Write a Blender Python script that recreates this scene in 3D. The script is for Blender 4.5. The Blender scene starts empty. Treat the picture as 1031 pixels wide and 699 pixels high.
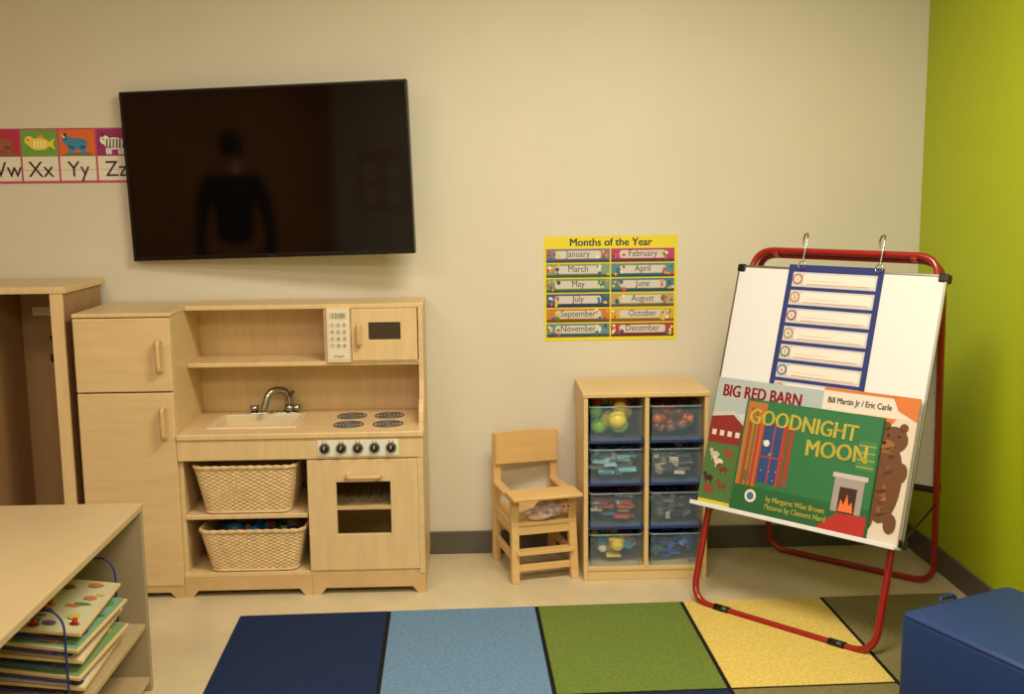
import bpy, bmesh, math, random
from mathutils import Matrix, Vector, Euler
random.seed(7)
scene=bpy.context.scene
col=scene.collection
scene.view_settings.view_transform='Standard'
scene.view_settings.look='None'

# ---------------------------------------------------------------- materials
def lin(c):
    c=c/255.0
    return c/12.92 if c<=.04045 else ((c+.055)/1.055)**2.4
def rgb(t): return (lin(t[0]),lin(t[1]),lin(t[2]),1)
MC={}
def mat(name,c,rough=.5,metal=0.0,bump=0.0,bscale=200,var=0.0,vscale=3.0,coat=0.0,emit=0.0,alpha=1.0,spec=None,stretch=(1,1,1)):
    if name in MC: return MC[name]
    m=bpy.data.materials.new(name); m.use_nodes=True
    nt=m.node_tree; b=nt.nodes['Principled BSDF']
    b.inputs['Base Color'].default_value=rgb(c)
    b.inputs['Roughness'].default_value=rough
    b.inputs['Metallic'].default_value=metal
    if coat: b.inputs['Coat Weight'].default_value=coat
    if spec is not None: b.inputs['Specular IOR Level'].default_value=spec
    if alpha<1: b.inputs['Alpha'].default_value=alpha
    if emit:
        b.inputs['Emission Color'].default_value=rgb(c); b.inputs['Emission Strength'].default_value=emit
    if var or bump:
        tc=nt.nodes.new('ShaderNodeTexCoord'); mp=nt.nodes.new('ShaderNodeMapping')
        mp.inputs['Scale'].default_value=stretch
        nt.links.new(tc.outputs['Object'],mp.inputs['Vector'])
    if var:
        n=nt.nodes.new('ShaderNodeTexNoise'); n.inputs['Scale'].default_value=vscale; n.inputs['Detail'].default_value=5
        r=nt.nodes.new('ShaderNodeMapRange'); r.inputs[1].default_value=.3; r.inputs[2].default_value=.7
        r.inputs[3].default_value=1-var; r.inputs[4].default_value=1+var
        mx=nt.nodes.new('ShaderNodeVectorMath'); mx.operation='SCALE'
        mx.inputs[0].default_value=rgb(c)[:3]
        nt.links.new(mp.outputs[0],n.inputs['Vector']); nt.links.new(n.outputs[0],r.inputs[0])
        nt.links.new(r.outputs[0],mx.inputs['Scale']); nt.links.new(mx.outputs[0],b.inputs['Base Color'])
    if bump:
        n2=nt.nodes.new('ShaderNodeTexNoise'); n2.inputs['Scale'].default_value=bscale; n2.inputs['Detail'].default_value=3
        bp=nt.nodes.new('ShaderNodeBump'); bp.inputs['Strength'].default_value=bump; bp.inputs['Distance'].default_value=.01
        nt.links.new(mp.outputs[0],n2.inputs['Vector'])
        nt.links.new(n2.outputs[0],bp.inputs['Height']); nt.links.new(bp.outputs[0],b.inputs['Normal'])
    MC[name]=m; return m

M_wall=mat('paint_cream',(213,206,191),.6,bump=.04,bscale=250,var=.02,vscale=2)
M_green=mat('paint_lime',(168,183,12),.55,bump=.04,bscale=250,var=.02,vscale=2)
M_orange=mat('paint_brown_orange',(158,98,50),.6)
M_ceil=mat('ceiling_tile',(222,219,208),.8)
M_floor=mat('vinyl_floor',(203,188,156),.33,var=.06,vscale=9,bump=.02,bscale=60)
M_base=mat('baseboard_rubber',(86,81,73),.5)
M_maple=mat('maple_ply',(215,186,140),.42,var=.06,vscale=4,stretch=(1.2,1.2,9))
M_mapleh=mat('maple_ply_h',(217,188,142),.42,var=.06,vscale=4,stretch=(9,1.2,1.2))
M_edge=mat('maple_edge',(203,170,122),.5,var=.06,vscale=8)
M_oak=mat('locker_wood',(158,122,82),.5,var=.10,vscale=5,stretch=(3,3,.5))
M_chair=mat('chair_wood',(214,176,118),.45,var=.06,vscale=6,stretch=(1,1,6))
M_cub=mat('birch_ply',(213,184,132),.45,var=.05,vscale=5,stretch=(1,1,6))
M_shelf=mat('laminate_tan',(184,162,124),.38,var=.03,vscale=3)
M_shelfp=mat('laminate_grey',(164,146,122),.5,var=.03,vscale=3)
M_black=mat('black_plastic',(14,13,12),.35)
M_screen=mat('tv_glass',(5,4,4),.06,spec=.5)
M_bezel=mat('tv_bezel',(10,10,10),.25)
M_dark=mat('dark_glass',(60,48,34),.15)
M_chrome=mat('chrome',(165,165,163),.22,1.0)
M_steel=mat('brushed_steel',(170,168,160),.35,1.0)
M_white=mat('white_plastic',(228,225,215),.35)
M_board=mat('whiteboard',(224,224,227),.22)
M_red=mat('red_enamel',(146,24,22),.28,coat=.4)
M_blue=mat('blue_vinyl',(26,56,112),.45,bump=.08,bscale=120)
M_wick=mat('wicker',(214,184,138),.6,var=.12,vscale=40)
M_clear=mat('clear_plastic',(170,195,215),.10,alpha=.09)
M_brail=mat('blue_rail',(30,48,110),.4)
M_ink=mat('ink_black',(25,22,20),.6)
M_wire=mat('blue_wire',(35,45,130),.35)
def C(c,rough=.5): return mat('color_%02x%02x%02x'%tuple(c),c,rough)

# ---------------------------------------------------------------- helpers
def grp(name,loc=(0,0,0),rot=None,matrix=None,world=False):
    e=bpy.data.objects.new(name,None); col.objects.link(e); e.empty_display_size=.05
    if matrix is not None: e.matrix_world=matrix
    else:
        e.location=loc
        if rot: e.rotation_euler=rot
    e['wm']=1 if world else 0
    return e
def att(o,p):
    if p is None: return o
    o.parent=p
    if p.get('wm'): o.matrix_parent_inverse=Matrix.Translation(-Vector(p.location))
    return o
def fin(bm,name,p,m,smooth=False):
    me=bpy.data.meshes.new(name); 
    bmesh.ops.recalc_face_normals(bm,faces=bm.faces)
    bm.to_mesh(me); bm.free()
    if isinstance(m,(list,tuple)):
        for k in m: me.materials.append(k)
    else: me.materials.append(m)
    if smooth:
        for f in me.polygons: f.use_smooth=True
    o=bpy.data.objects.new(name,me); col.objects.link(o); return att(o,p)
def box(name,p,m,x0,x1,y0,y1,z0,z1,bev=.002,seg=2,mtx=None):
    bm=bmesh.new(); bmesh.ops.create_cube(bm,size=1)
    for v in bm.verts:
        v.co=Vector((x0 if v.co.x<0 else x1, y0 if v.co.y<0 else y1, z0 if v.co.z<0 else z1))
    b=min(bev,.45*min(abs(x1-x0),abs(y1-y0),abs(z1-z0)))
    if b>0: bmesh.ops.bevel(bm,geom=bm.edges[:],offset=b,segments=seg,profile=.5,affect='EDGES')
    if mtx is not None: bmesh.ops.transform(bm,matrix=mtx,verts=bm.verts)
    o=fin(bm,name,p,m,smooth=bev>.01); return o
def cyl(name,p,m,a,b,r,r2=None,n=24,smooth=True,bev=0):
    a=Vector(a);b=Vector(b);d=b-a;L=d.length
    bm=bmesh.new(); bmesh.ops.create_cone(bm,cap_ends=True,segments=n,radius1=r,radius2=r if r2 is None else r2,depth=L)
    if bev: bmesh.ops.bevel(bm,geom=[e for e in bm.edges if len(e.link_faces)==2 and any(len(f.verts)>4 for f in e.link_faces)],offset=bev,segments=2,affect='EDGES')
    q=Vector((0,0,1)).rotation_difference(d.normalized()).to_matrix().to_4x4()
    bmesh.ops.transform(bm,matrix=Matrix.Translation((a+b)/2)@q,verts=bm.verts)
    o=fin(bm,name,p,m)
    if smooth:
        for f in o.data.polygons: f.use_smooth=len(f.vertices)==4
    return o
def ell(name,p,m,c,r,sub=3,rot=None):
    bm=bmesh.new(); bmesh.ops.create_icosphere(bm,subdivisions=sub,radius=1)
    M=Matrix.Translation(c)@(rot.to_matrix().to_4x4() if rot else Matrix())@Matrix.Diagonal((r[0],r[1],r[2],1))
    bmesh.ops.transform(bm,matrix=M,verts=bm.verts)
    return fin(bm,name,p,m,True)
def fillet(pts,r,n=6,closed=False):
    pts=[Vector(q) for q in pts]; out=[]
    N=len(pts)
    for i,q in enumerate(pts):
        if not closed and i in(0,N-1): out.append(q); continue
        a=pts[(i-1)%N];b=pts[(i+1)%N]
        da=(a-q);db=(b-q); rr=min(r,da.length*.45,db.length*.45)
        s=q+da.normalized()*rr; e=q+db.normalized()*rr
        for k in range(n+1):
            t=k/n; out.append(s*(1-t)**2+q*2*t*(1-t)+e*t*t)
    return out
def tomesh(o,name,p,m,smooth):
    dg=bpy.context.evaluated_depsgraph_get(); dg.update()
    me=bpy.data.meshes.new_from_object(o.evaluated_get(dg)); me.name=name
    cu=o.data; mw=o.matrix_world.copy()
    bpy.data.objects.remove(o); bpy.data.curves.remove(cu)
    me.transform(mw)
    me.materials.clear(); me.materials.append(m)
    if smooth:
        for f in me.polygons: f.use_smooth=True
    n=bpy.data.objects.new(name,me); col.objects.link(n); return att(n,p)
def tube(name,p,m,pts,r,closed=False,res=4):
    cu=bpy.data.curves.new(name,'CURVE'); cu.dimensions='3D'; cu.bevel_depth=r; cu.bevel_resolution=res; cu.use_fill_caps=True
    s=cu.splines.new('POLY'); s.points.add(len(pts)-1)
    for i,q in enumerate(pts): s.points[i].co=(q[0],q[1],q[2],1)
    s.use_cyclic_u=closed
    o=bpy.data.objects.new('tmp',cu); col.objects.link(o)
    return tomesh(o,name,p,m,True)
def text(body,p,m,x,y,z,size,name='lettering',align='LEFT',bold=0.0,rot=0.0,M=None,sx=1.0,shear=0):
    r=None
    for dxx,dyy in ([(0,0)] if not bold else [(-bold,0),(0,bold*.6),(bold,0)]):
        cu=bpy.data.curves.new('t','FONT'); cu.body=body; cu.size=size; cu.align_x=align; cu.extrude=.0002; cu.resolution_u=3; cu.shear=shear
        o=bpy.data.objects.new('tmp',cu); col.objects.link(o)
        T=Matrix.Translation((x+dxx,y+dyy,z))@Matrix.Rotation(rot,4,'Z')@Matrix.Diagonal((sx,1,1,1))
        o.matrix_world=(M@T) if M is not None else T
        bpy.context.view_layer.update()
        r=tomesh(o,name,p,m,False)
    return r
def poly(name,p,m,pts,z=0,th=.0006,M=None):
    bm=bmesh.new(); a=[bm.verts.new((q[0],q[1],z)) for q in pts]; b=[bm.verts.new((q[0],q[1],z+th)) for q in pts]
    n=len(pts); bm.faces.new(b); bm.faces.new(a[::-1])
    for i in range(n): bm.faces.new((a[i],a[(i+1)%n],b[(i+1)%n],b[i]))
    if M is not None: bmesh.ops.transform(bm,matrix=M,verts=bm.verts)
    return fin(bm,name,p,m)
def rect(x0,y0,x1,y1): return [(x0,y0),(x1,y0),(x1,y1),(x0,y1)]
def elp(cx,cy,rx,ry,n=20,a0=0,a1=2*math.pi): 
    return [(cx+rx*math.cos(a0+(a1-a0)*i/n),cy+ry*math.sin(a0+(a1-a0)*i/n)) for i in range(n+(0 if a1-a0>6.28 else 1))]
def prism(name,p,m,pts,axis,d0,d1,bev=0.0):
    """extrude 2d polygon along axis: 'y' pts=(x,z); 'x' pts=(y,z); 'z' pts=(x,y)"""
    def P(q,d): return {'y':(q[0],d,q[1]),'x':(d,q[0],q[1]),'z':(q[0],q[1],d)}[axis]
    bm=bmesh.new(); a=[bm.verts.new(P(q,d0)) for q in pts]; b=[bm.verts.new(P(q,d1)) for q in pts]; n=len(pts)
    bm.faces.new(b); bm.faces.new(a[::-1])
    for i in range(n): bm.faces.new((a[i],a[(i+1)%n],b[(i+1)%n],b[i]))
    if bev: bmesh.ops.bevel(bm,geom=bm.edges[:],offset=bev,segments=2,affect='EDGES')
    return fin(bm,name,p,m)
def heap(name,p,x0,x1,y0,y1,z0,z1,cols,n,s0,s1,kinds='sbc'):
    """one mesh of many small toys"""
    bm=bmesh.new()
    for i in range(n):
        s=random.uniform(s0,s1); c=Vector((random.uniform(x0+s,x1-s),random.uniform(y0+s,y1-s),random.uniform(z0+s,z1-s)))
        k=random.choice(kinds); st=len(bm.faces)
        R=Euler((random.random()*3,random.random()*3,random.random()*3)).to_matrix().to_4x4()
        M=Matrix.Translation(c)@R
        if k=='s': bmesh.ops.create_icosphere(bm,subdivisions=2,radius=s,matrix=M)
        elif k=='b':
            bmesh.ops.create_cube(bm,size=1.3*s,matrix=M@Matrix.Diagonal((1,.7,1.1,1)))
        elif k=='f':
            bmesh.ops.create_cube(bm,size=1.9*s,matrix=Matrix.Translation(c)@Matrix.Rotation(random.uniform(-.25,.25),4,'Z')@Matrix.Diagonal((1.2,.8,.22,1)))
        else: bmesh.ops.create_cone(bm,cap_ends=True,segments=12,radius1=s*.6,radius2=s*.6,depth=s*1.8,matrix=M)
        bm.faces.ensure_lookup_table(); mi=random.randrange(len(cols))
        for f in bm.faces[st:]:
            f.material_index=mi
            if k=='s': f.smooth=True
    return fin(bm,name,p,[C(c,.35) for c in cols])
WALLM=Matrix.Rotation(math.radians(90),4,'X')   # local x->X, y->Z, z->-Y

# ---------------------------------------------------------------- room
XL,XR,YF,H=-3.5,1.84,-7.0,2.75
box('wall_back',None,M_wall,XL,XR+.12,0,.12,-.05,H,0)
box('wall_right',None,M_green,XR,XR+.12,YF,-.0,-.05,H,0)
box('wall_left',None,M_orange,XL-.12,XL,YF-.12,.12,-.05,H,0)
box('wall_front',None,M_wall,XL,XR+.12,YF-.12,YF,-.05,H,0)
box('floor',None,M_floor,XL,XR,YF,0,-.05,0,0)
box('ceiling',None,M_ceil,XL-.12,XR+.12,YF-.12,.12,H,H+.1,0)
box('baseboard_back',None,M_base,XL,XR,-.012,0,0,.098,.003)
box('baseboard_right',None,M_base,XR-.012,XR,YF,-.013,0,.098,.003)
box('baseboard_left',None,M_base,XL,XL+.012,YF,-.013,0,.098,.003)
# notice board on the far wall (appears in the TV's reflection)
nb=grp('notice_board',(-2.95,YF+.01,1.4),world=True)
box('cork',nb,C((190,160,140)),-3.2,-2.7,YF+.001,YF+.012,1.12,1.72,.002)
for a in ((-3.22,-3.19,1.10,1.74),(-2.71,-2.68,1.10,1.74),(-3.19,-2.71,1.10,1.13),(-3.19,-2.71,1.71,1.74)):
    box('frame',nb,M_edge,a[0],a[1],YF+.001,YF+.022,a[2],a[3],.003)
for k in range(6):
    x=-3.15+(k%3)*.145; zz=1.17+(k//3)*.26
    box('paper',nb,C([(225,215,205),(210,180,170),(220,220,225)][k%3]),x,x+.12,YF+.012,YF+.0135,zz,zz+.2,0)

# ceiling troffers
def troffer(x,y,pw):
    g=grp('ceiling_light',(x,y,H),world=True)
    for a in ((x-.62,x+.62,y-.32,y-.29),(x-.62,x+.62,y+.29,y+.32),(x-.62,x-.59,y-.29,y+.29),(x+.59,x+.62,y-.29,y+.29)):
        box('frame',g,M_white,a[0],a[1],a[2],a[3],H-.04,H-.001,.002)
    box('diffuser',g,mat('diffuser',(255,240,212),.5,emit=1.2),x-.59,x+.59,y-.29,y+.29,H-.02,H-.001,0)
    l=bpy.data.lights.new('lamp','AREA'); l.shape='RECTANGLE'; l.size=1.15; l.size_y=.55; l.energy=pw; l.color=(1,.89,.72)
    o=bpy.data.objects.new('lamp',l); col.objects.link(o); o.location=(x,y,H-.045); att(o,g)
troffer(.50,-1.80,62); troffer(-1.7,-2.7,24); troffer(.35,-4.4,62); troffer(-1.7,-5.4,34)

# ---------------------------------------------------------------- TV
tvM=Matrix.Translation((-.818,-.12,1.612))@Matrix.Rotation(math.radians(-8),4,'Z')@Matrix.Rotation(math.radians(-1.4),4,'Y')@Matrix.Rotation(math.radians(.8),4,'X')@WALLM
tv=grp('wall_mounted_television',matrix=tvM)
w,h=.575,.333
box('housing',tv,M_bezel,-w,w,-h,h,-.035,-.004,.006)
box('rear_bulge',tv,M_black,-.38,.38,-.25,.2,-.055,-.03,.01)
fr=.010
box('bezel_top',tv,M_bezel,-w,w,h-fr,h,-.006,.004,.002)
box('bezel_bottom',tv,M_bezel,-w,w,-h,-h+.017,-.006,.004,.002)
box('bezel_left',tv,M_bezel,-w,-w+fr,-h,h,-.006,.004,.002)
box('bezel_right',tv,M_bezel,w-fr,w,-h,h,-.006,.004,.002)
box('screen',tv,M_screen,-w+fr,w-fr,-h+.017,h-fr,-.004,.001,0)
text('- - -',tv,M_steel,0,-h+.006,.0045,.012,align='CENTER',name='badge')
inv=tvM.inverted()
bx=box('wall_mount',None,M_black,-.93,-.71,-.072,-.0005,1.5,1.72,.004); bx.parent=tv; bx.matrix_parent_inverse=inv

# ---------------------------------------------------------------- alphabet strip
al=grp('alphabet_card_strip',matrix=Matrix.Translation((0,-.0005,0))@WALLM)
cards=[('Vv',(70,90,160)),('Ww',(176,44,70)),('Xx',(105,160,62)),('Yy',(218,104,34)),('Zz',(150,35,100))]
for i,(t,c) in enumerate(cards):
    x0=-2.108+.1487*i; x1=x0+.1487; z0,z1=1.580,1.797
    poly('card',al,C((186,70,110)) ,rect(x0,z0,x1,z1),0,.0008)
    poly('art_ground',al,C(c),rect(x0+.004,z0+.108,x1-.004,z1-.006),.0009)
    poly('letter_ground',al,C((226,220,208)),rect(x0+.004,z0+.010,x1-.004,z0+.106),.0009)
    poly('guide',al,C((200,80,90)),rect(x0+.006,z0+.052,x1-.006,z0+.0535),.0016)
    text(t,al,M_ink,(x0+x1)/2,z0+.026,.002,.088,align='CENTER',name='letters',sx=.95)
    cx=(x0+x1)/2; cz=z0+.155
    ac=[(120,80,50),(150,90,55),(235,205,80),(60,130,175),(235,230,225)][i]
    poly('animal_body',al,C(ac),elp(cx,cz,.042,.024),.0018)
    poly('animal_head',al,C(ac),elp(cx-.038,cz+.014,.019,.018),.0019)
    if i==2:
        poly('fish_tail',al,C(ac),[(cx+.03,cz),(cx+.062,cz+.024),(cx+.055,cz),(cx+.062,cz-.024)],.0019)
        for k in range(4): poly('fish_bone',al,C((255,250,230)),rect(cx-.02+k*.013,cz-.014,cx-.016+k*.013,cz+.014),.0025)
        poly('fish_fin',al,C((220,150,60)),[(cx-.015,cz+.02),(cx+.02,cz+.02),(cx+.012,cz+.04)],.0017)
    else:
        for k in (-.03,-.018,.018,.03): poly('animal_leg',al,C(ac),rect(cx+k-.005,cz-.042,cx+k+.005,cz-.008),.0018)
        poly('animal_ear',al,C((60,45,40)),elp(cx-.045,cz+.034,.006,.009),.002)
    if i in (1,3):
        poly('ground_tuft',al,C((90,120,60)),[(x0+.01,z0+.11),(x1-.01,z0+.11),(x1-.03,z0+.122),(x0+.03,z0+.120)],.0016)
        poly('horn',al,C((230,220,190)),[(cx-.052,cz+.022),(cx-.060,cz+.042),(cx-.044,cz+.026)],.0022)
    if i==4:
        for k in range(6): poly('zebra_stripe',al,M_ink,[(cx-.034+k*.013,cz-.018),(cx-.029+k*.013,cz-.018),(cx-.026+k*.013,cz+.018),(cx-.031+k*.013,cz+.018)],.0026)
    poly('animal_eye',al,M_ink,elp(cx-.043,cz+.017,.003,.003),.003)

# ---------------------------------------------------------------- months poster
po=grp('months_of_the_year_poster',matrix=Matrix.Translation((0,-.0005,0))@WALLM)
X0,X1,Z0,Z1=.277,.829,.909,1.343
poly('sheet',po,C((226,210,50)),rect(X0,Z0,X1,Z1),0,.001)
text('Months of the Year',po,C((40,70,90)),(X0+X1)/2,Z1-.040,.0015,.044,align='CENTER',name='title',bold=.0010,sx=.98)
mn=['January','February','March','April','May','June','July','August','September','October','November','December']
mc=[(130,115,150),(180,60,115),(125,155,120),(75,140,150),(110,150,120),(70,125,150),(60,85,140),(175,160,110),(195,125,55),(205,165,65),(95,135,150),(165,60,60)]
rh=(Z1-.052-Z0-.010)/6
for k in range(12):
    r,c=divmod(k,2); x0=X0+.010+c*.268; x1=x0+.262; z1=Z1-.052-r*rh; z0=z1-rh+.006
    poly('month_cell',po,C(mc[k]),rect(x0,z0,x1,z1),.0012)
    poly('month_ground',po,C(tuple(int(v*.55) for v in mc[k])),rect(x0,z0,x1,z0+.012),.0019)
    poly('month_strip',po,C((206,200,196)),fillet([(x0+.035,z0+.016,0),(x1-.035,z0+.016,0),(x1-.035,z1-.008,0),(x0+.035,z1-.008,0)],.012,4,True),.0020)
    text(mn[k],po,C((60,55,60)),(x0+x1)/2,z0+.023,.0028,.038,align='CENTER',name='month_name',sx=.88)
    for j in range(12):
        sx=random.choice([random.uniform(x0+.006,x0+.055),random.uniform(x1-.055,x1-.006)]); sz=random.uniform(z0+.010,z1-.008)
        poly('doodle',po,C(random.choice([(215,190,60),(200,80,70),(230,225,215),(70,130,75),(70,95,160),(225,150,70),(90,70,90)])),elp(sx,sz,random.uniform(.004,.009),random.uniform(.005,.010),8),.0024+j*.0001)

# ---------------------------------------------------------------- locker
lk=grp('coat_locker',(-2.1,-.2,0),world=True)
ly0,ly1=-.42,-.015
box('top',lk,M_mapleh,-2.86,-1.515,ly0-.012,ly1,1.175,1.20,.003)
for x in (-2.84,-2.52,-2.195,-1.87,-1.55):
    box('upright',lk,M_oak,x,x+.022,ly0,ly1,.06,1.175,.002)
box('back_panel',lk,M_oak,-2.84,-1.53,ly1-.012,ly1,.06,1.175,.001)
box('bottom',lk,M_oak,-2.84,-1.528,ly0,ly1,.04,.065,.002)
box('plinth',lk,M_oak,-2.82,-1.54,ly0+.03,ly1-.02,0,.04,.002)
box('face_stile',lk,M_mapleh,-1.575,-1.528,ly0-.008,ly0+.004,.04,1.175,.002)
for x in (-2.67,-2.345,-2.02,-1.712):
    tube('coat_hook',lk,M_black,fillet([(x,-.028,.93),(x,-.05,.93),(x,-.065,.87),(x,-.09,.87),(x,-.095,.90)],.015),.0055)
    tube('coat_hook_upper',lk,M_black,[(x,-.035,.92),(x,-.07,.95),(x,-.09,.97)],.0055)
    box('hook_plate',lk,M_black,x-.012,x+.012,-.032,-.027,.87,.95,.001)
    box('name_label',lk,C((225,215,190)),x-.09,x-.01,-.031,-.028,1.05,1.085,.0)

# ---------------------------------------------------------------- play kitchen
pk=grp('wooden_play_kitchen',(-.85,-.23,0),world=True)
yf,yb=-.45,-.015
fx0,fx1=-1.492,-1.136; kx=-.214
box('fridge_side_left',pk,M_maple,fx0,fx0+.015,yf+.017,yb,.03,1.085,.002)
box('fridge_side_right',pk,M_maple,fx1-.015,fx1,yf+.017,yb,.03,1.085,.002)
box('fridge_top',pk,M_mapleh,fx0-.003,fx1+.003,yf+.004,yb,1.085,1.10,.004)
box('fridge_back',pk,M_maple,fx0+.015,fx1-.015,yb-.01,yb,.03,1.085,.001)
box('fridge_bottom',pk,M_maple,fx0+.015,fx1-.015,yf+.017,yb-.01,.045,.06,.001)
box('freezer_door',pk,M_maple,fx0+.001,fx1-.001,yf,yf+.016,.806,1.082,.004)
box('fridge_door',pk,M_maple,fx0+.001,fx1-.001,yf,yf+.016,.048,.801,.004)
def vhandle(x,zc,L):
    tube('door_handle',pk,M_edge,fillet([(x,yf+.002,zc-L/2),(x,yf-.030,zc-L/2),(x,yf-.030,zc+L/2),(x,yf+.002,zc+L/2)],.02,6),.010,res=5)
vhandle(-1.178,.942,.110); vhandle(-1.175,.688,.110)
box('side_left',pk,M_maple,fx1,fx1+.016,yf+.02,yb,.03,.615,.002)
prism('side_right',pk,M_maple,[(yb,.03),(yf+.006,.03),(yf+.006,.64),(yf+.10,.655)]+[(-.262+.09*-math.cos(t),.74-.085*(1-math.sin(t))) for t in (0,.4,.8,1.2,1.57)]+[(-.25,.80),(-.25,1.10),(yb,1.10)],'x',kx-.018,kx,.0015)
box('divider',pk,M_maple,-.657,-.640,yf+.02,yb,.06,.615,.002)
box('back_lower',pk,M_maple,fx1,kx-.018,yb-.008,yb,.06,.615,.001)
box('bottom_deck',pk,M_mapleh,fx1,kx-.018,yf+.008,yb-.008,.078,.095,.002)
box('basket_shelf',pk,M_mapleh,fx1+.016,-.657,yf+.012,yb-.008,.305,.323,.003)
def arch(x0,x1):
    f=.035
    pts=[(x0,0),(x0+f,0),(x0+f+.02,.022),(x1-f-.02,.022),(x1-f,0),(x1,0),(x1,.05),(x0,.05)]
    prism('base_rail',pk,M_edge,pts,'y',yf+.004,yf+.020)
    prism('base_rail_rear',pk,M_edge,pts,'y',yb-.018,yb-.002)
arch(fx0,fx1); 
def arch2(x0,x1):
    f=.03
    pts=[(x0,0),(x0+f,0),(x0+f+.02,.026),(x1-f-.02,.026),(x1-f,0),(x1,0),(x1,.078),(x0,.078)]
    prism('base_rail',pk,M_edge,pts,'y',yf+.004,yf+.020)
arch2(fx1+.001,-.648); arch2(-.647,kx)
ct0,ct1=.618,.640
sx0,sx1,sy0,sy1=-1.028,-.715,-.350,-.125
cx0,cx1=fx1,kx-.018
box('counter_front',pk,M_mapleh,cx0,kx+.003,yf-.008,sy0,ct0,ct1,.004)
box('counter_rear',pk,M_mapleh,cx0,cx1,sy1,yb,ct0,ct1,.002)
box('counter_left',pk,M_mapleh,cx0,sx0,sy0-.001,sy1+.001,ct0,ct1,.001)
box('counter_right',pk,M_mapleh,sx1,cx1,sy0-.001,sy1+.001,ct0,ct1,.001)
M_sink=mat('sink_plastic',(224,206,172),.3)
bz=.545
box('sink_floor',pk,M_sink,sx0,sx1,sy0,sy1,bz,bz+.006,.002)
for a in ((sx0,sx0+.006,sy0,sy1),(sx1-.006,sx1,sy0,sy1),(sx0,sx1,sy0,sy0+.006),(sx0,sx1,sy1-.006,sy1)):
    box('sink_wall',pk,M_sink,a[0],a[1],a[2],a[3],bz,ct1+.002,.001)
for a in ((sx0-.014,sx0+.005,sy0-.014,sy1+.014),(sx1-.005,sx1+.014,sy0-.014,sy1+.014),(sx0,sx1,sy0-.014,sy0+.005),(sx0,sx1,sy1-.005,sy1+.014)):
    box('sink_rim',pk,M_sink,a[0],a[1],a[2],a[3],ct1-.001,ct1+.006,.002)
cyl('sink_drain',pk,M_steel,(-.87,-.24,bz+.004),(-.87,-.24,bz+.009),.022)
box('fascia',pk,M_mapleh,cx0,kx+.001,yf,yf+.016,.537,.619,.003)
box('control_panel',pk,M_white,-.610,-.305,yf-.003,yf+.001,.546,.609,.001)
for i in range(5):
    x=-.583+i*.0625
    cyl('knob_plate',pk,M_steel,(x,yf-.002,.578),(x,yf-.006,.578),.021)
    cyl('knob',pk,M_black,(x,yf-.005,.578),(x,yf-.026,.578),.0155,.013,bev=.002)
    box('knob_mark',pk,M_white,x-.0015,x+.0015,yf-.0275,yf-.0255,.578,.590,0)
    text('0  5',pk,M_ink,0,0,0,.012,align='CENTER',M=Matrix.Translation((x,yf-.0035,.598))@WALLM,name='knob_scale')
for (x,y) in ((-.508,-.175),(-.358,-.175),(-.505,-.335),(-.352,-.335)):
    cyl('burner_disc',pk,C((205,190,165)),(x,y,ct1),(x,y,ct1+.0015),.064,n=36)
    for r in (.056,.042,.028,.014):
        tube('burner_ring',pk,C((98,90,82)),[(x+r*math.cos(t*math.pi/16),y+r*math.sin(t*math.pi/16),ct1+.003) for t in range(32)],.0032,closed=True,res=2)
fb=-.085
box('faucet_base',pk,M_chrome,-.93,-.735,fb-.022,fb+.022,ct1,ct1+.008,.004)
tube('faucet_spout',pk,M_chrome,fillet([(-.775,fb,ct1+.005),(-.775,fb,.738),(-.84,fb-.06,.748),(-.862,fb-.078,.672)],.05,8),.014)
cyl('faucet_collar',pk,M_chrome,(-.775,fb,ct1+.006),(-.775,fb,ct1+.04),.023,.015)
for x in (-.915,-.745):
    cyl('tap_knob',pk,M_chrome,(x,fb,ct1+.006),(x,fb,ct1+.034),.014,.019)
tube('faucet_lever',pk,M_chrome,[(-.775,fb,.71),(-.752,fb-.03,.735)],.008)
hf=-.245
box('splash_panel',pk,M_mapleh,fx1,kx-.018,yb-.010,yb,ct1,1.085,.001)
box('hutch_top',pk,M_mapleh,fx1+.003,kx+.002,hf-.004,yb,1.085,1.103,.003)
box('hutch_shelf',pk,M_mapleh,fx1,kx-.018,hf,yb-.01,.860,.877,.003)
box('hutch_cleat',pk,M_edge,fx1,-.6,yb-.03,yb-.01,.835,.86,.002)
box('microwave_side',pk,M_maple,-.600,-.585,hf+.004,yb-.01,.877,1.085,.001)
box('keypad_panel',pk,C((220,204,172)),-.588,-.495,hf-.012,hf+.002,.874,1.088,.002)
box('keypad_sheet',pk,C((226,216,194)),-.581,-.502,hf-.0135,hf-.011,.885,1.080,.0)
box('display',pk,C((205,194,168)),-.575,-.508,hf-.0145,hf-.013,1.045,1.072,.0)
text('12:00',pk,M_ink,0,0,0,.024,align='CENTER',M=Matrix.Translation((-.5415,hf-.0147,1.050))@WALLM,name='clock_digits')
for r,row in enumerate(('1 2 3','4 5 6','7 8 9','* 0 #')):
    for j,ch_ in enumerate(row.split()):
        bx_=-.565+j*.0235; bz_=1.022-r*.027
        cyl('key',pk,C((205,196,178)),(bx_,hf-.013,bz_),(bx_,hf-.0155,bz_),.0095,n=14)
        text(ch_,pk,M_ink,0,0,0,.016,align='CENTER',M=Matrix.Translation((bx_,hf-.0158,bz_-.005))@WALLM,name='key_digit')
text('START',pk,M_ink,0,0,0,.014,align='CENTER',M=Matrix.Translation((-.5415,hf-.0140,.893))@WALLM,name='start_label')
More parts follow.
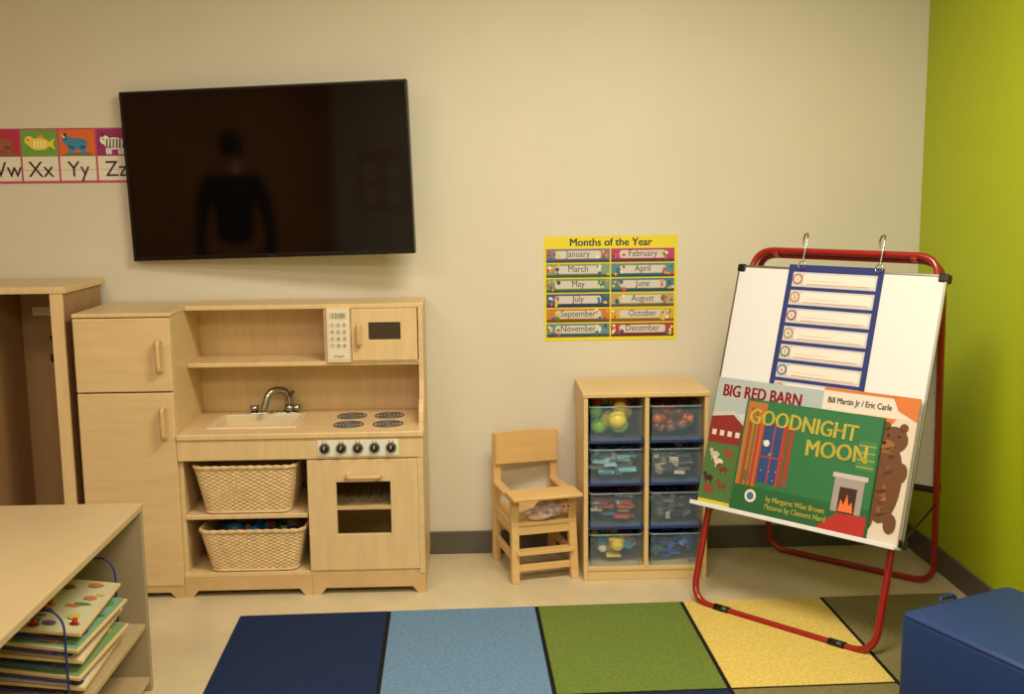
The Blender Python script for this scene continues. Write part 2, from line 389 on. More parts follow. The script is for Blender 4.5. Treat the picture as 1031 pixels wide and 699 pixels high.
def framed(n,m,x0,x1,z0,z1,wx0,wx1,wz0,wz1,ya,yb_):
    box(n+'_bottom',pk,m,x0,x1,ya,yb_,z0,wz0,.002); box(n+'_top',pk,m,x0,x1,ya,yb_,wz1,z1,.002)
    box(n+'_left',pk,m,x0,wx0,ya+.0002,yb_,wz0-.001,wz1+.001,.0); box(n+'_right',pk,m,wx1,x1,ya+.0002,yb_,wz0-.001,wz1+.001,.0)
framed('microwave_door',M_mapleh,-.492,-.236,.880,1.084,-.425,-.300,.962,1.030,hf-.012,hf+.002)
box('microwave_window',pk,M_dark,-.428,-.297,hf-.006,hf-.003,.958,1.034,0)
box('microwave_rail_bottom',pk,M_mapleh,-.495,-.232,hf-.006,hf+.004,.872,.880,.001)
tube('microwave_handle',pk,M_edge,fillet([(-.462,hf-.010,.945),(-.462,hf-.036,.945),(-.462,hf-.036,1.02),(-.462,hf-.010,1.02)],.018,6),.009)
framed('oven_door',M_mapleh,-.652,-.236,.098,.533,-.545,-.340,.240,.445,yf,yf+.016)
tube('oven_handle',pk,M_edge,fillet([(-.50,yf+.002,.470),(-.50,yf-.032,.470),(-.38,yf-.032,.470),(-.38,yf+.002,.470)],.022,6),.010)
box('oven_rack',pk,M_mapleh,-.64,-.236,-.40,yb-.01,.325,.338,.002)
for k in range(9):
    cyl('oven_rack_bar',pk,M_steel,(-.60+k*.043,-.41,.365),(-.60+k*.043,-.05,.365),.003,n=8)
box('oven_frame_lower',pk,M_edge,-.548,-.337,yf+.004,yf+.010,.335,.349,.001)
box('kitchen_side_right_lower_stile',pk,M_maple,-.236,kx,yf+.001,yf+.016,.078,.537,.002)

# ---------------------------------------------------------------- wicker baskets
def basket(x0,x1,y0,y1,z0,z1,inset,toys):
    g=grp('wicker_basket',((x0+x1)/2,(y0+y1)/2,z0),world=True)
    cx,cy=(x0+x1)/2,(y0+y1)/2
    def ring(t,off,wv,i_n=168):
        hx=(x1-x0)/2-inset*(1-t)+off; hy=(y1-y0)/2-inset*.7*(1-t)+off; rc=.045
        P=[]
        base=fillet([(-hx,-hy,0),(hx,-hy,0),(hx,hy,0),(-hx,hy,0)],rc,8,True)
        L=[0]; 
        for a in range(len(base)): L.append(L[-1]+(base[(a+1)%len(base)]-base[a]).length)
        T=L[-1]; j=0
        for k in range(i_n):
            s=T*k/i_n
            while j<len(base)-1 and L[j+1]<=s: j+=1
            a=base[j];b=base[(j+1)%len(base)]; f=(s-L[j])/max(1e-9,L[j+1]-L[j]); q=a.lerp(b,f)
            nrm=Vector((q.x/hx,q.y/hy,0)).normalized()
            P.append(q+nrm*wv(k))
        return P
    bm=bmesh.new(); N=264; rows=46; rowsv=[]
    for r in range(rows+1):
        t=r/rows; z=z0+.002+(z1-z0-.004)*t
        par=(r//2)%2
        wv=lambda k,par=par,r=r: (.0018 if r%2 else .0004)*(1 if ((k//3)%2)==par else -1)
        rowsv.append([bm.verts.new((cx+q.x,cy+q.y,z)) for q in ring(t,0,wv,N)])
    for r in range(rows):
        for k in range(N): bm.faces.new((rowsv[r][k],rowsv[r][(k+1)%N],rowsv[r+1][(k+1)%N],rowsv[r+1][k]))
    inn=[[bm.verts.new((cx+q.x,cy+q.y,z)) for q in ring(t,-.009,lambda k:0,N)] for t,z in ((1,z1-.002),(0,z0+.010))]
    for k in range(N):
        bm.faces.new((rowsv[-1][k],rowsv[-1][(k+1)%N],inn[0][(k+1)%N],inn[0][k]))
        bm.faces.new((inn[0][k],inn[0][(k+1)%N],inn[1][(k+1)%N],inn[1][k]))
    bm.faces.new(inn[1]); bm.faces.new(rowsv[0])
    fin(bm,'woven_body',g,M_wick,False)
    for ph in (0,math.pi):
        pts=ring(1,0,lambda k:0,150)
        tube('braided_rim',g,M_wick,[(cx+q.x*(1+.005*math.cos(k*.9+ph)),cy+q.y*(1+.005*math.cos(k*.9+ph)),z1+.0035*math.sin(k*.9+ph)) for k,q in enumerate(pts)],.0052,closed=True,res=2)
    tube('foot_rim',g,M_wick,[(cx+q.x,cy+q.y,z0+.006) for q in ring(0,.001,lambda k:0,80)],.005,closed=True,res=2)
    if toys: heap('toys',g,x0+.03,x1-.03,y0+.03,y1-.03,z1-.08,z1+.014,[(140,40,40),(30,70,120),(40,100,70),(150,140,60),(50,50,54),(30,90,130)],60,.018,.036)
basket(-1.085,-.695,-.452,-.10,.324,.510,.035,False)
basket(-1.072,-.672,-.458,-.10,.096,.262,.035,True)

# ---------------------------------------------------------------- doll high chair
ch=grp('wooden_doll_high_chair',(.215,-.185,0),rot=(0,0,math.radians(13)))
hw=.122
def leg(n,a,b,s=.0155):
    a=Vector(a);b=Vector(b)
    bm=bmesh.new(); vs=[]
    for q in (a,b):
        vs.append([bm.verts.new(q+Vector((dx*s,dy*s,0))) for dx,dy in ((-1,-1),(1,-1),(1,1),(-1,1))])
    bm.faces.new(vs[0]);bm.faces.new(vs[1])
    for i in range(4): bm.faces.new((vs[0][i],vs[0][(i+1)%4],vs[1][(i+1)%4],vs[1][i]))
    bmesh.ops.bevel(bm,geom=bm.edges[:],offset=.002,segments=2,affect='EDGES')
    fin(bm,n,ch,M_chair)
leg('rear_leg_left',(-hw,.14,0),(-hw,.112,.545)); leg('rear_leg_right',(hw,.14,0),(hw,.112,.545))
leg('front_leg_left',(-hw,-.165,0),(-hw+.006,-.135,.330)); leg('front_leg_right',(hw,-.165,0),(hw-.006,-.135,.330))
prism('back_rest',ch,M_chair,[(-.132,.418),(.132,.418),(.132,.548)]+[(.132-.264*t,.548+.008*math.sin(math.pi*t)) for t in (.2,.4,.5,.6,.8)]+[(-.132,.548)],'y',.088,.104,.002)
box('seat',ch,M_chair,-.134,.134,-.160,.128,.226,.243,.004)
box('seat_apron',ch,M_chair,-.11,.11,-.155,-.140,.190,.226,.002)
for s in (-1,1):
    box('seat_rail',ch,M_chair,s*.122-.009,s*.122+.009,-.14,.12,.190,.226,.002)
    box('lower_rail',ch,M_chair,s*.122-.009,s*.122+.009,-.15,.13,.085,.112,.002)
    box('arm_rest',ch,M_chair,s*.122-.018,s*.122+.018,-.165,.115,.330,.344,.003)
box('lower_rail_front',ch,M_chair,-.115,.115,-.165,-.150,.045,.072,.002)
box('foot_rest',ch,M_chair,-.115,.115,-.185,-.135,.115,.129,.002)
box('lower_rail_back',ch,M_chair,-.115,.115,.122,.136,.13,.155,.002)
box('tray',ch,M_chair,-.142,.142,-.225,-.090,.345,.359,.005)
# rag doll lying on the seat (rides on the chair)
dl=bpy.data.objects.new('rag_doll',None); col.objects.link(dl); dl.parent=ch; dl.location=(.03,-.02,.243); dl['wm']=0
M_dress=mat('doll_dress',(205,185,195),.9,bump=.3,bscale=80,var=.45,vscale=45)
M_dskin=mat('doll_cloth_skin',(225,175,145),.9)
ell('body',dl,M_dress,(.00,-.10,.038),(.058,.044,.038)); ell('head',dl,M_dskin,(.062,-.105,.044),(.032,.032,.032))
ell('hair',dl,mat('doll_yarn',(130,80,50),.9,bump=.5,bscale=120),(.070,-.092,.052),(.032,.030,.030))
ell('leg_1',dl,M_dskin,(-.05,-.135,.018),(.045,.015,.015)); ell('leg_2',dl,M_dress,(-.045,-.085,.020),(.050,.022,.019))
ell('skirt',dl,M_dress,(-.03,-.115,.024),(.045,.042,.022))
ell('arm_1',dl,M_dress,(.01,-.145,.045),(.034,.014,.014)); ell('eye_1',dl,M_ink,(.052,-.136,.050),(.004,.003,.004)); ell('eye_2',dl,M_ink,(.070,-.136,.050),(.004,.003,.004))

# ---------------------------------------------------------------- cubby shelf with bins
cb=grp('cubby_shelf',(.65,-.19,0),world=True)
a0,a1,cy0,cy1,ht=.405,.893,-.365,-.02,.755
box('top',cb,M_cub,a0-.004,a1+.004,cy0-.004,cy1,ht-.018,ht,.003)
box('side_left',cb,M_cub,a0,a0+.017,cy0,cy1,.0,ht-.018,.002)
box('side_right',cb,M_cub,a1-.017,a1,cy0,cy1,.0,ht-.018,.002)
mid=(a0+a1)/2+.003
box('divider',cb,M_cub,mid-.0085,mid+.0085,cy0,cy1,.05,ht-.018,.002)
box('back',cb,M_cub,a0+.017,a1-.017,cy1-.008,cy1,.03,ht-.018,.001)
box('bottom',cb,M_cub,a0+.017,a1-.017,cy0,cy1-.008,.040,.056,.002)
box('kick_board',cb,M_cub,a0+.017,a1-.017,cy0+.004,cy0+.018,.0,.040,.002)
zs=[.056,.216,.392,.562]
for z in zs[1:]:
    box('rail_shelf',cb,M_brail,a0+.017,mid-.0085,cy0+.004,cy1-.008,z-.008,z,.001); box('rail_shelf',cb,M_brail,mid+.0085,a1-.017,cy0+.004,cy1-.008,z-.008,z,.001)
bincols=[
 [[(150,215,40),(245,130,20),(40,80,190),(240,220,60),(225,60,40),(130,210,50),(245,130,20)],[(190,80,30),(220,120,40),(90,50,40),(110,90,80)]],
 [[(100,180,215),(150,205,225),(70,130,180),(205,220,225)],[(170,165,165),(110,108,112),(210,205,200),(50,60,90)]],
 [[(190,80,70),(215,200,190),(140,60,80),(90,120,180)],[(80,80,84),(170,168,165),(50,60,110),(40,40,42)]],
 [[(90,180,50),(235,210,50),(50,140,190),(235,230,220),(220,80,40),(235,210,50)],[(30,70,190),(40,100,200),(45,40,60),(40,90,120)]]]
cnt=[[(34,.024,.040,'s'),(60,.014,.026,'sc')],[(60,.018,.028,'bf'),(60,.016,.026,'fb')],[(60,.016,.030,'f'),(60,.016,.028,'fb')],[(50,.016,.032,'bfs'),(60,.014,.028,'fb')]]
tops=[.737,.554,.384,.208]; bots=[.562,.392,.216,.056]
for r in range(4):
    for c in range(2):
        x0=(a0+.020) if c==0 else (mid+.0115); x1=(mid-.0115) if c==0 else (a1-.020)
        z0=bots[r]+.001; z1=z0+min(.135,(tops[r]-bots[r])*.84)
        y0=cy0+.006; y1=cy1-.02
        g=grp('storage_bin',((x0+x1)/2,(y0+y1)/2,z0),world=True); t=.0025; ins=.008
        box('bin_floor',g,M_clear,x0+ins,x1-ins,y0+ins,y1-ins,z0,z0+t,.0)
        box('bin_front',g,M_clear,x0+ins,x1-ins,y0+.004,y0+.004+t,z0,z1,.0)
        box('bin_back',g,M_clear,x0+ins,x1-ins,y1-t,y1,z0,z1,.0)
        box('bin_side_1',g,M_clear,x0+ins,x0+ins+t,y0+.004,y1,z0,z1,.0); box('bin_side_2',g,M_clear,x1-ins-t,x1-ins,y0+.004,y1,z0,z1,.0)
        tube('bin_rim',g,mat('clear_rim',(130,150,172),.15,alpha=.6),fillet([(x0+.005,y0,z1),(x1-.005,y0,z1),(x1-.005,y1,z1),(x0+.005,y1,z1)],.015,4,True),.0038,closed=True,res=2)
        over=.028 if (r==0 and c==0) else -.012
        q=cnt[r][c]
        heap('toys',g,x0+.012,x1-.012,y0+.010,y1-.02,z0+.004,z1+over,bincols[r][c],q[0],q[1],q[2],q[3])

# ---------------------------------------------------------------- rug
rg=grp('color_block_rug',(-.883,-.655,0),rot=(0,0,math.radians(1.4)))
def carpet(name,c): return mat(name,c,.95,bump=.5,bscale=350,var=.16,vscale=90,spec=.1)
cols=[carpet('carpet_navy',(32,46,80)),carpet('carpet_sky',(104,136,170)),carpet('carpet_green',(106,124,58)),carpet('carpet_yellow',(216,190,104)),carpet('carpet_olive',(124,116,78))]
M_line=carpet('carpet_black',(32,30,28))
box('rug_ground',rg,M_line,0,2.66,-2.85,0,.0005,.007,.003)
cwid=[.540,.542,.542,.530,.506]
for r in range(4):
    x=0
    for k in range(5):
        order=[[0,1,2,3,4],[2,3,0,4,1],[1,4,3,0,2],[3,0,1,2,4]][r]
        y1=-r*.711-(.010 if r==0 else .012); y0=-(r+1)*.711+.0
        box('tile',rg,cols[order[k]],x+(.004 if k==0 else .010),x+cwid[k]-.004,y0+.005,y1+.004,.006,.0095,.001); x+=cwid[k]

# ---------------------------------------------------------------- easel
E1=Vector((.701,-.714,0)).normalized(); E2=Vector((.207,.203,.957)).normalized(); N_=E1.cross(E2).normalized(); E2=N_.cross(E1).normalized()
A=Vector((.785,-.621,.0125))
EM=Matrix(((E1.x,E2.x,N_.x,A.x),(E1.y,E2.y,N_.y,A.y),(E1.z,E2.z,N_.z,A.z),(0,0,0,1)))
ez=grp('red_tube_easel',matrix=EM)
R=.0125; Wd=.712
front=fillet([(0,0,0),(Wd,0,0),(Wd,1.345,0),(0,1.345,0)],.085,10,True)
tube('front_frame',ez,M_red,front,R,closed=True,res=5)
topL=EM@Vector((0,1.335,-.03)); topR=EM@Vector((Wd,1.335,-.03))
Bl=Vector((1.232,-.045,.0125)); Br=Vector((1.748,-.500,.0125))
iv=EM.inverted()
rear=[iv@q for q in (Bl,Br,topR,topL)]
tube('rear_frame',ez,M_red,fillet(rear,.085,10,True),R,closed=True,res=5)
for u in (.09,Wd-.09): box('hinge',ez,M_red,u-.012,u+.012,1.325,1.350,-.038,.010,.005)
for u in (.13,Wd-.13): cyl('rubber_foot',ez,M_black,(u-.03,0,0),(u+.03,0,0),R+.003)
bu0,bu1,bv0,bv1=-.040,.750,.366,1.275
box('whiteboard_front',ez,M_board,bu0,bu1,bv0,bv1,.013,.020,.002)
for nme,a in (('trim_l',(bu0-.004,bu0+.004,bv0,bv1)),('trim_r',(bu1-.004,bu1+.004,bv0,bv1)),('trim_t',(bu0,bu1,bv1-.004,bv1+.004)),('trim_b',(bu0,bu1,bv0-.004,bv0+.004))):
    box(nme,ez,M_steel,a[0],a[1],a[2],a[3],.011,.0225,.001)
for (u,v) in ((bu0,bv1),(bu1,bv1),(bu0,bv0),(bu1,bv0)):
    du=-1 if u==bu0 else 1; dv=1 if v==bv1 else -1
    box('corner_clip',ez,M_black,min(u-du*.026,u+du*.008),max(u-du*.026,u+du*.008),min(v-dv*.022,v+dv*.008),max(v-dv*.022,v+dv*.008),-.014,.025,.005)
box('ledge',ez,M_board,bu0,bu1,bv0-.012,bv0-.004,.012,.075,.002); box('ledge_lip',ez,M_board,bu0,bu1,bv0-.012,bv0+.004,.072,.077,.002)
rm=[iv@q for q in (Bl.lerp(topL,.31),Br.lerp(topR,.31),Br.lerp(topR,.955),Bl.lerp(topL,.955))]
bm=bmesh.new(); e1=(rm[1]-rm[0]).normalized(); nn=e1.cross((rm[3]-rm[0]).normalized())
if nn.z>0: nn=-nn
vv=[bm.verts.new(q+nn*.014) for q in rm]+[bm.verts.new(q+nn*.020) for q in rm]
bm.faces.new(vv[:4]);bm.faces.new(vv[4:])
for i in range(4): bm.faces.new((vv[i],vv[(i+1)%4],vv[4+(i+1)%4],vv[4+i]))
fin(bm,'whiteboard_rear',ez,M_board)
tube('rear_ledge',ez,M_black,[rm[0]+nn*.03,rm[1]+nn*.03],.022)
for u,bb,tp in ((0,Bl,topL),(Wd,Br,topR)):
    q=iv@(Vector(bb).lerp(Vector(tp),.27)); tube('spreader_bar',ez,M_black,[(u,.34,-.012),q],.004)

# pocket chart
ck=grp('hanging_pocket_chart',matrix=EM.copy())
for u in (.205,.500):
    pts=[(u+.016,1.300,.026),(u+.018,1.345,.026),(u+.016,1.395,.020),(u+.008,1.412,.008),(u-.008,1.412,-.002),(u-.018,1.395,-.012),(u-.014,1.368,-.016)]
    tube('metal_hook',ck,M_chrome,fillet(pts,.014,4),.0032)
    tube('hook_ring',ck,M_chrome,[(u+.016+.014*math.cos(t*math.pi/8),1.288+.014*math.sin(t*math.pi/8),.0265) for t in range(16)],.0022,closed=True,res=2)
M_chart=mat('chart_nylon',(36,48,112),.75,bump=.2,bscale=300)
u0,u1,v0,v1=.170,.535,.655,1.290
box('backing',ck,M_chart,u0,u1,v0,v1,.0215,.0235,.001)
rowh=.0675
for k in range(8):
    t=v1-.026-k*rowh; b=t-rowh+.011
    if b<v0: break
    poly('pocket',ck,mat('pocket_vinyl',(200,195,200),.2),rect(u0+.022,b,u1-.020,t-.002),.0237)
    poly('pocket_card',ck,C((224,216,208)),fillet([(u0+.064,b+.007,0),(u1-.026,b+.007,0),(u1-.026,t-.009,0),(u0+.064,t-.009,0)],.014,4,True),.0245)
    poly('pocket_card_edge',ck,C((186,130,112)),rect(u0+.08,b+.0095,u1-.040,b+.0118),.0252)
    poly('number_ring',ck,C([(170,110,90),(190,135,80),(140,80,90),(160,145,80),(105,120,90),(90,110,145),(190,140,80),(170,90,75)][k]),elp(u0+.043,(t+b)/2,.020,.020),.0245)
    poly('number_dot',ck,C((216,206,196)),elp(u0+.043,(t+b)/2,.0135,.0135),.0252)
    text(str(k+1),ck,C((110,90,80)),u0+.043,(t+b)/2-.007,.026,.020,align='CENTER',name='number')
    text('_________',ck,C((172,162,160)),u0+.085,b+.026,.0252,.028,name='writing_line',sx=1.05)

# books on ledge
led=bv0-.004
def book(u0,v0,u1,v1,z0,th,c,tilt=0):
    M=EM@Matrix.Translation((u0,v0,z0))@Matrix.Rotation(tilt,4,'Z')
    g=grp('picture_book',matrix=M); w,h=u1-u0,v1-v0
    box('pages',g,C((225,218,200)),.002,w-.003,.002,h-.003,.001,th-.001,.0)
    box('cover_front',g,c,0,w,0,h,th-.0015,th,.0); box('cover_back',g,c,0,w,0,h,0,.0015,.0)
    box('spine',g,c,-.001,.001,0,h,0,th,.0)
    return g,w,h,th
# barn book
g,w,h,t=book(-.033,led,.402,led+.480,.024,.010,C((178,186,186)))
z=t+.0003
poly('yellow_base',g,C((205,190,60)),rect(0,0,w,.02),z)
poly('sky',g,C((170,182,184)),rect(0,.235,w,h),z)
poly('grass',g,C((76,112,60)),rect(0,0.02,w,.235),z)
poly('cloud',g,C((198,202,200)),elp(.22,.33,.15,.03,20),z+.0005)
poly('barn_wall',g,C((135,40,36)),[(.0,.235),(.15,.235),(.15,.31),(.10,.352),(0.0,.345)],z+.0008)
poly('barn_roof',g,C((195,190,182)),[(.0,.345),(.09,.360),(.165,.305),(.15,.300),(.09,.345),(0,.33)],z+.0016)
for k in range(4): poly('barn_window',g,C((215,205,190)),rect(.012+k*.033,.262,.030+k*.033,.282),z+.0017)
text('BIG RED BARN',g,C((160,36,44)),.026,h-.068,z+.0014,.062,name='title',bold=.0022,sx=.80)
for (x,y,c) in ((.04,.19,(190,180,165)),(.085,.14,(110,60,35)),(.03,.10,(60,40,30)),(.10,.20,(150,70,45)),(.06,.165,(215,205,190)),(.09,.08,(120,70,50)),(.04,.06,(150,60,40))):
    poly('farm_animal',g,C(c),elp(x,y,.020,.011,12),z+.0008); poly('farm_animal_head',g,C(c),elp(x-.018,y+.013,.008,.008,10),z+.0009)
    for d in (-.012,.010): poly('farm_animal_leg',g,C(c),rect(x+d,y-.022,x+d+.004,y-.005),z+.0008)
# bear book
g,w,h,t=book(.404,led,.745,led+.492,.036,.010,C((222,205,180)))
z=t+.0003
poly('cover_field',g,C((212,200,184)),rect(0,0,w,h),z)
poly('top_band',g,C((218,210,198)),rect(0,h-.075,w,h),z+.0003,.0006)
poly('side_flash',g,C((206,116,52)),[(w*.72,h),(w,h),(w,h-.080),(w*.80,h-.050)],z+.0012)
poly('left_flash',g,C((206,116,52)),rect(0,h-.010,w*.74,h),z+.0012)
poly('side_flash_low',g,C((206,116,52)),[(.13,h-.078),(.27,h-.078),(.22,h-.16),(.15,h-.15)],z+.0010)
text('Bill Martin Jr / Eric Carle',g,C((50,35,25)),.018,h-.052,z+.002,.029,name='author',sx=.80,bold=.0005)
br=C((104,64,34)); ox=-.100
poly('bear_body',g,br,elp(.365+ox,.20,.058,.135,24),z+.0014); poly('bear_head',g,br,elp(.372+ox,.345,.050,.045,20),z+.0016)
poly('bear_ear',g,br,elp(.342+ox,.388,.015,.015,12),z+.0016); poly('bear_ear',g,br,elp(.402+ox,.388,.015,.015,12),z+.0016)
poly('bear_muzzle',g,C((150,95,50)),elp(.355+ox,.325,.026,.018,12),z+.0024); poly('bear_nose',g,M_ink,elp(.343+ox,.332,.008,.006,10),z+.0032)
for e in (.352,.390): poly('bear_eye',g,M_ink,elp(e+ox,.358,.005,.005,8),z+.0024)
for k in range(18):
    poly('bear_fur',g,C(random.choice([(140,88,46),(75,44,24),(160,104,56)])),[(.325+ox+random.random()*.07,.09+k*.013),(.335+ox+random.random()*.06,.105+k*.013),(.34+ox+random.random()*.05,.088+k*.013)],z+.0024+k*.00001)
for (x,y) in ((.325,.07),(.405,.07),(.312,.24),(.415,.24)): poly('bear_paw',g,br,elp(x+ox,y,.022,.034,14),z+.0018)
# goodnight moon
g,w,h,t=book(.118,led,.640,led+.412,.048,.010,C((30,104,60)),tilt=0)
z=t+.0003
poly('room_wall',g,C((44,112,68)),rect(.004,.004,w-.004,h-.004),z)
poly('curtain_left',g,C((176,108,54)),rect(.008,.10,.085,h-.008),z+.0008)
poly('curtain_fold',g,C((140,76,38)),rect(.024,.10,.036,h-.03),z+.0016)
poly('curtain_fold_green',g,C((96,104,52)),rect(.046,.10,.054,h-.03),z+.0016)
poly('curtain_fold_red',g,C((165,62,44)),rect(.060,.10,.072,h-.06),z+.0016)
poly('curtain_right',g,C((160,60,44)),rect(.170,.12,.206,h-.075),z+.0008)
poly('curtain_right_fold',g,C((60,100,60)),rect(.182,.12,.190,h-.08),z+.0016)
poly('night_sky',g,C((42,70,124)),rect(.085,.12,.170,h-.075),z+.0008)
poly('window_mullion',g,C((176,62,46)),rect(.128,.12,.133,h-.075),z+.0016)
for x in (.080,.164): poly('curtain_stripe',g,C((176,62,46)),rect(x,.11,x+.008,h-.075),z+.0017)
poly('window_bar',g,C((176,62,46)),rect(.085,.21,.170,.215),z+.0017)
poly('moon',g,C((222,222,212)),elp(.106,.262,.012,.012,18),z+.0018)
for k in range(8): poly('star',g,C((220,215,180)),elp(random.uniform(.09,.165),random.uniform(.13,.31),.002,.002,6),z+.0016)
poly('floor_band',g,C((34,96,54)),rect(.004,.004,w-.004,.10),z+.0003)
poly('award_seal',g,C((224,218,198)),elp(.078,.066,.023,.023,20),z+.0018); poly('award_seal_inner',g,C((60,110,150)),elp(.078,.066,.014,.014,16),z+.0025)
poly('rabbit_shape',g,C((120,90,60)),elp(.045,.135,.013,.02,12),z+.0025)
poly('fireplace',g,C((160,150,148)),rect(.385,.075,.492,.195),z+.0009); poly('mantel',g,C((196,186,182)),rect(.376,.190,.502,.206),z+.0016)
poly('hearth',g,C((60,30,24)),rect(.408,.075,.470,.160),z+.0017)
poly('fire',g,C((226,116,50)),[(.412,.078),(.466,.078),(.458,.115),(.448,.10),(.439,.14),(.430,.10),(.418,.12)],z+.0024)
poly('red_rug',g,C((176,44,38)),[(.34,.006),(.516,.006),(.516,.075),(.41,.07)],z+.0016)
poly('bookcase_tint',g,C((66,126,74)),rect(.45,.225,.512,.325),z+.0009)
for k in range(4): poly('shelf_line',g,C((165,160,84)),rect(.45,.235+k*.024,.512,.239+k*.024),z+.0016)
yel=C((230,212,84))
text('GOODNIGHT',g,yel,.020,h-.086,z+.003,.078,name='title_line',bold=.0014,rot=math.radians(-1.0),sx=.86)
text('MOON',g,yel,.258,h-.168,z+.003,.080,name='title_line',bold=.0014,rot=math.radians(2),sx=.90)
text('by Margaret Wise Brown\nPictures by Clement Hurd',g,yel,.14,.058,z+.003,.027,name='author',sx=.82,bold=.0003)

# ---------------------------------------------------------------- blue cube seat
dx=Vector((.91,.41)).normalized()
ang=math.atan2(dx.y,dx.x)
bs=grp('blue_foam_seat',(1.178,-1.575,0),rot=(0,0,ang))
box('cushion_block',bs,M_blue,0,.44,-.46,0,.012,.35,.022,4)
box('base_panel',bs,M_black,.03,.41,-.43,-.03,0,.02,.004)
M_pipe=mat('blue_piping',(20,46,100),.5)
tube('top_piping',bs,M_pipe,fillet([(.006,-.006,.342),(.434,-.006,.342),(.434,-.454,.342),(.006,-.454,.342)],.02,4,True),.005,closed=True,res=3)
tube('bottom_piping',bs,M_pipe,fillet([(.006,-.006,.02),(.434,-.006,.02),(.434,-.454,.02),(.006,-.454,.02)],.02,4,True),.005,closed=True,res=3)
tube('pull_strap',bs,M_pipe,fillet([(.17,.003,.33),(.17,.012,.352),(.23,.012,.352),(.23,.003,.33)],.01,4),.006)

# ---------------------------------------------------------------- front-left storage shelf
sh=grp('low_storage_shelf',(-1.27,-1.9,0),world=True)
s0,s1,t0,t1=-1.50,-1.035,-2.62,-1.205
box('top',sh,M_shelf,s0,s1+.004,t0,t1,.580,.602,.004)
box('end_panel_far',sh,M_shelfp,s0,s1,t1-.022,t1-.001,.0,.580,.002)
box('end_panel_near',sh,M_shelfp,s0,s1,t0+.001,t0+.022,.0,.580,.002)
box('back_panel',sh,M_shelfp,s0,s0+.01,t0+.022,t1-.022,.02,.58,.001)
box('mid_shelf',sh,M_shelf,s0+.01,s1-.006,t0+.022,t1-.022,.205,.222,.002)
box('bottom_shelf',sh,M_shelf,s0+.01,s1-.004,t0+.022,t1-.022,.03,.048,.002)
# wire rack holding peg puzzles
pr=grp('wooden_puzzle_rack',(-1.22,-1.50,.222),world=True)
ry0,ry1=-1.74,-1.34
for y in (ry0,ry1):
    tube('side_wire',pr,M_wire,fillet([(-1.42,y,.226),(-1.085,y,.226),(-1.085,y,.44),(-1.11,y,.475),(-1.42,y,.475)],.02,4,True),.003,closed=True,res=3)
    for k in range(5): tube('slot_wire',pr,M_wire,[(-1.42,y,.285+k*.038),(-1.085,y,.240+k*.038)],.0022,res=2)
for x in (-1.40,-1.11): tube('base_wire',pr,M_wire,[(x,ry0,.226),(x,ry1,.226)],.003)
art=[(225,222,210),(120,150,100),(225,215,195),(120,160,130),(205,200,165)]
for k in range(5):
    zc=.262+k*.038; Mt=Matrix.Translation((-1.225+.012*(k%2),(ry0+ry1)/2+.006*(-1)**k,zc))@Matrix.Rotation(math.radians(7.6),4,'Y')@Matrix.Rotation(math.radians((-1)**k*2),4,'Z')
    box('tray',pr,M_mapleh,-.155,.165,-.182,.182,-.004,.006,.002,mtx=Mt)
    poly('tray_art',pr,C(art[k]),rect(-.148,-.176,.158,.176),.0062,M=Mt)
    for j in range(34):
        x=random.uniform(-.13,.14); y=random.uniform(-.16,.16)
        poly('piece',pr,C(random.choice([(170,70,60),(70,110,155),(90,140,75),(205,180,80),(200,125,65),(145,95,65),(70,140,145),(110,80,110)])),elp(x,y,random.uniform(.008,.026),random.uniform(.008,.022),random.choice([5,7,9,12])),.0069+j*.00010,M=Mt)
        if k==4 and j%4==0: 
            a=Mt@Vector((x,y,.008)); b=Mt@Vector((x,y,.024)); cyl('peg',pr,C((180,40,40)),a,b,.007,n=10)

# ---------------------------------------------------------------- adult standing in the room (seen mirrored in the TV)
pe=grp('standing_man',(-2.76,-3.45,0),rot=(0,0,math.radians(150))); pe.scale=(1.03,1.03,1.03)
def skin(name,verts,edges,m,lv=2):
    me=bpy.data.meshes.new(name); me.from_pydata([v[0] for v in verts],edges,[]); me.materials.append(m)
    o=bpy.data.objects.new(name,me); col.objects.link(o); o.parent=pe
    md=o.modifiers.new('skin','SKIN'); md.use_smooth_shade=True
    for i,v in enumerate(verts):
        r=v[1]; me.skin_vertices[0].data[i].radius=(r,r)
        me.skin_vertices[0].data[i].use_root=(i==0)
    s=o.modifiers.new('sub','SUBSURF'); s.levels=lv; s.render_levels=lv
    return o
M_shirt=mat('dark_shirt',(28,26,30),.9,bump=.2,bscale=60); M_pants=mat('dark_jeans',(30,34,48),.9); M_skin=mat('skin',(205,150,118),.55); M_hair=mat('hair_dark',(35,24,18),.7,bump=.5,bscale=90); M_shoe=mat('shoe',(25,20,18),.5)
skin('shirt',[((0,0,1.00),.150),((0,.005,1.14),.140),((0,.01,1.30),.155),((0,0,1.42),.130),((0,0,1.50),.075),
  ((.15,0,1.45),.078),((.200,-.01,1.38),.062),((.222,-.01,1.24),.052),((.245,.01,1.10),.046),((.250,.07,.92),.038),((-.15,0,1.45),.078),((-.200,-.01,1.38),.062),((-.222,-.01,1.24),.052),((-.245,.01,1.10),.046),((-.250,.07,.92),.038)],
  [(0,1),(1,2),(2,3),(3,4),(3,5),(5,6),(6,7),(7,8),(8,9),(3,10),(10,11),(11,12),(12,13),(13,14)],M_shirt)
skin('trousers',[((0,0,1.01),.150),((.09,0,.90),.105),((.10,.01,.52),.072),((.105,-.01,.09),.055),((-.09,0,.90),.105),((-.10,.01,.52),.072),((-.105,-.01,.09),.055)],[(0,1),(1,2),(2,3),(0,4),(4,5),(5,6)],M_pants)
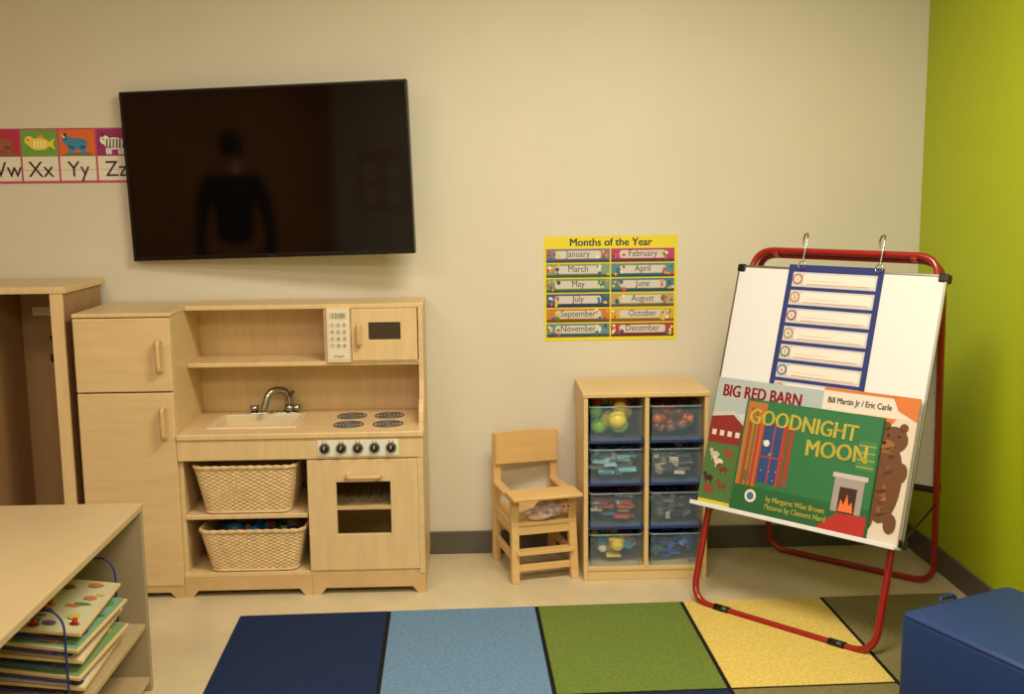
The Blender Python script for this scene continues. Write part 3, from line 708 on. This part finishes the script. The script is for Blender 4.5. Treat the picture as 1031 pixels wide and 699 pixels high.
for s in (-1,1):
    skin('wrist',[((s*.251,.075,.93),.028),((s*.254,.10,.88),.026),((s*.255,.115,.84),.029)],[(0,1),(1,2)],M_skin)
    skin('palm',[((s*.256,.112,.850),.028),((s*.256,.125,.800),.034),((s*.256,.130,.765),.030)],[(0,1),(1,2)],M_skin,1)
    for i,(oy,L) in enumerate(((.030,.068),(.010,.076),(-.010,.070),(-.028,.055))):
        b=Vector((s*.256,.128+oy,.765)); skin('finger_%d'%(i+1),[(tuple(b),.010),(tuple(b+Vector((-s*.004,.003,-L*.5))),.009),(tuple(b+Vector((-s*.016,.006,-L*.8))),.008),(tuple(b+Vector((-s*.026,.006,-L))),.007)],[(0,1),(1,2),(2,3)],M_skin,1)
    skin('thumb',[((s*.254,.145,.815),.012),((s*.247,.168,.785),.010),((s*.242,.176,.758),.008)],[(0,1),(1,2)],M_skin,1)
    skin('shoe',[((s*.105,-.05,.045),.044),((s*.11,.05,.045),.044),((s*.12,.15,.036),.036)],[(0,1),(1,2)],M_shoe)
skin('neck',[((0,-.005,1.47),.060),((0,.005,1.56),.055),((0,.012,1.62),.055)],[(0,1),(1,2)],M_skin)
hd=ell('head',pe,M_skin,(0,.02,1.70),(.077,.098,.118))
for v in hd.data.vertices:
    if v.co.z<1.67: v.co.x*=1-.9*(1.67-v.co.z)*1.8
ell('hair_cap',pe,M_hair,(0,-.004,1.722),(.085,.098,.106)); ell('nose',pe,M_skin,(0,.122,1.69),(.013,.018,.022)); ell('mouth',pe,C((150,80,70)),(0,.110,1.645),(.024,.008,.006))
for s in (-1,1):
    ell('ear',pe,M_skin,(s*.080,.015,1.695),(.010,.020,.032)); ell('eye',pe,M_white,(s*.030,.106,1.712),(.013,.009,.009)); ell('iris',pe,M_ink,(s*.030,.113,1.712),(.006,.004,.006)); ell('brow',pe,M_hair,(s*.030,.108,1.732),(.020,.008,.004))

# ---------------------------------------------------------------- camera / world
f,th,ps,ro=1087.8,.148055,.031963,.010783
fwd=Vector((math.sin(ps)*math.cos(th),math.cos(ps)*math.cos(th),-math.sin(th)))
r0=Vector((math.cos(ps),-math.sin(ps),0)); u0_=r0.cross(fwd)
r_=r0*math.cos(ro)-u0_*math.sin(ro); u_=u0_*math.cos(ro)+r0*math.sin(ro)
cam=bpy.data.cameras.new('camera'); co=bpy.data.objects.new('camera',cam); col.objects.link(co)
cam.sensor_width=36; cam.lens=f/1031*36; cam.clip_start=.05
co.matrix_world=Matrix(((r_.x,u_.x,-fwd.x,0),(r_.y,u_.y,-fwd.y,-4.445),(r_.z,u_.z,-fwd.z,1.55),(0,0,0,1)))
scene.camera=co
wd=bpy.data.worlds.new('world'); scene.world=wd; wd.use_nodes=True
wd.node_tree.nodes['Background'].inputs[0].default_value=(.8,.75,.65,1); wd.node_tree.nodes['Background'].inputs[1].default_value=.2
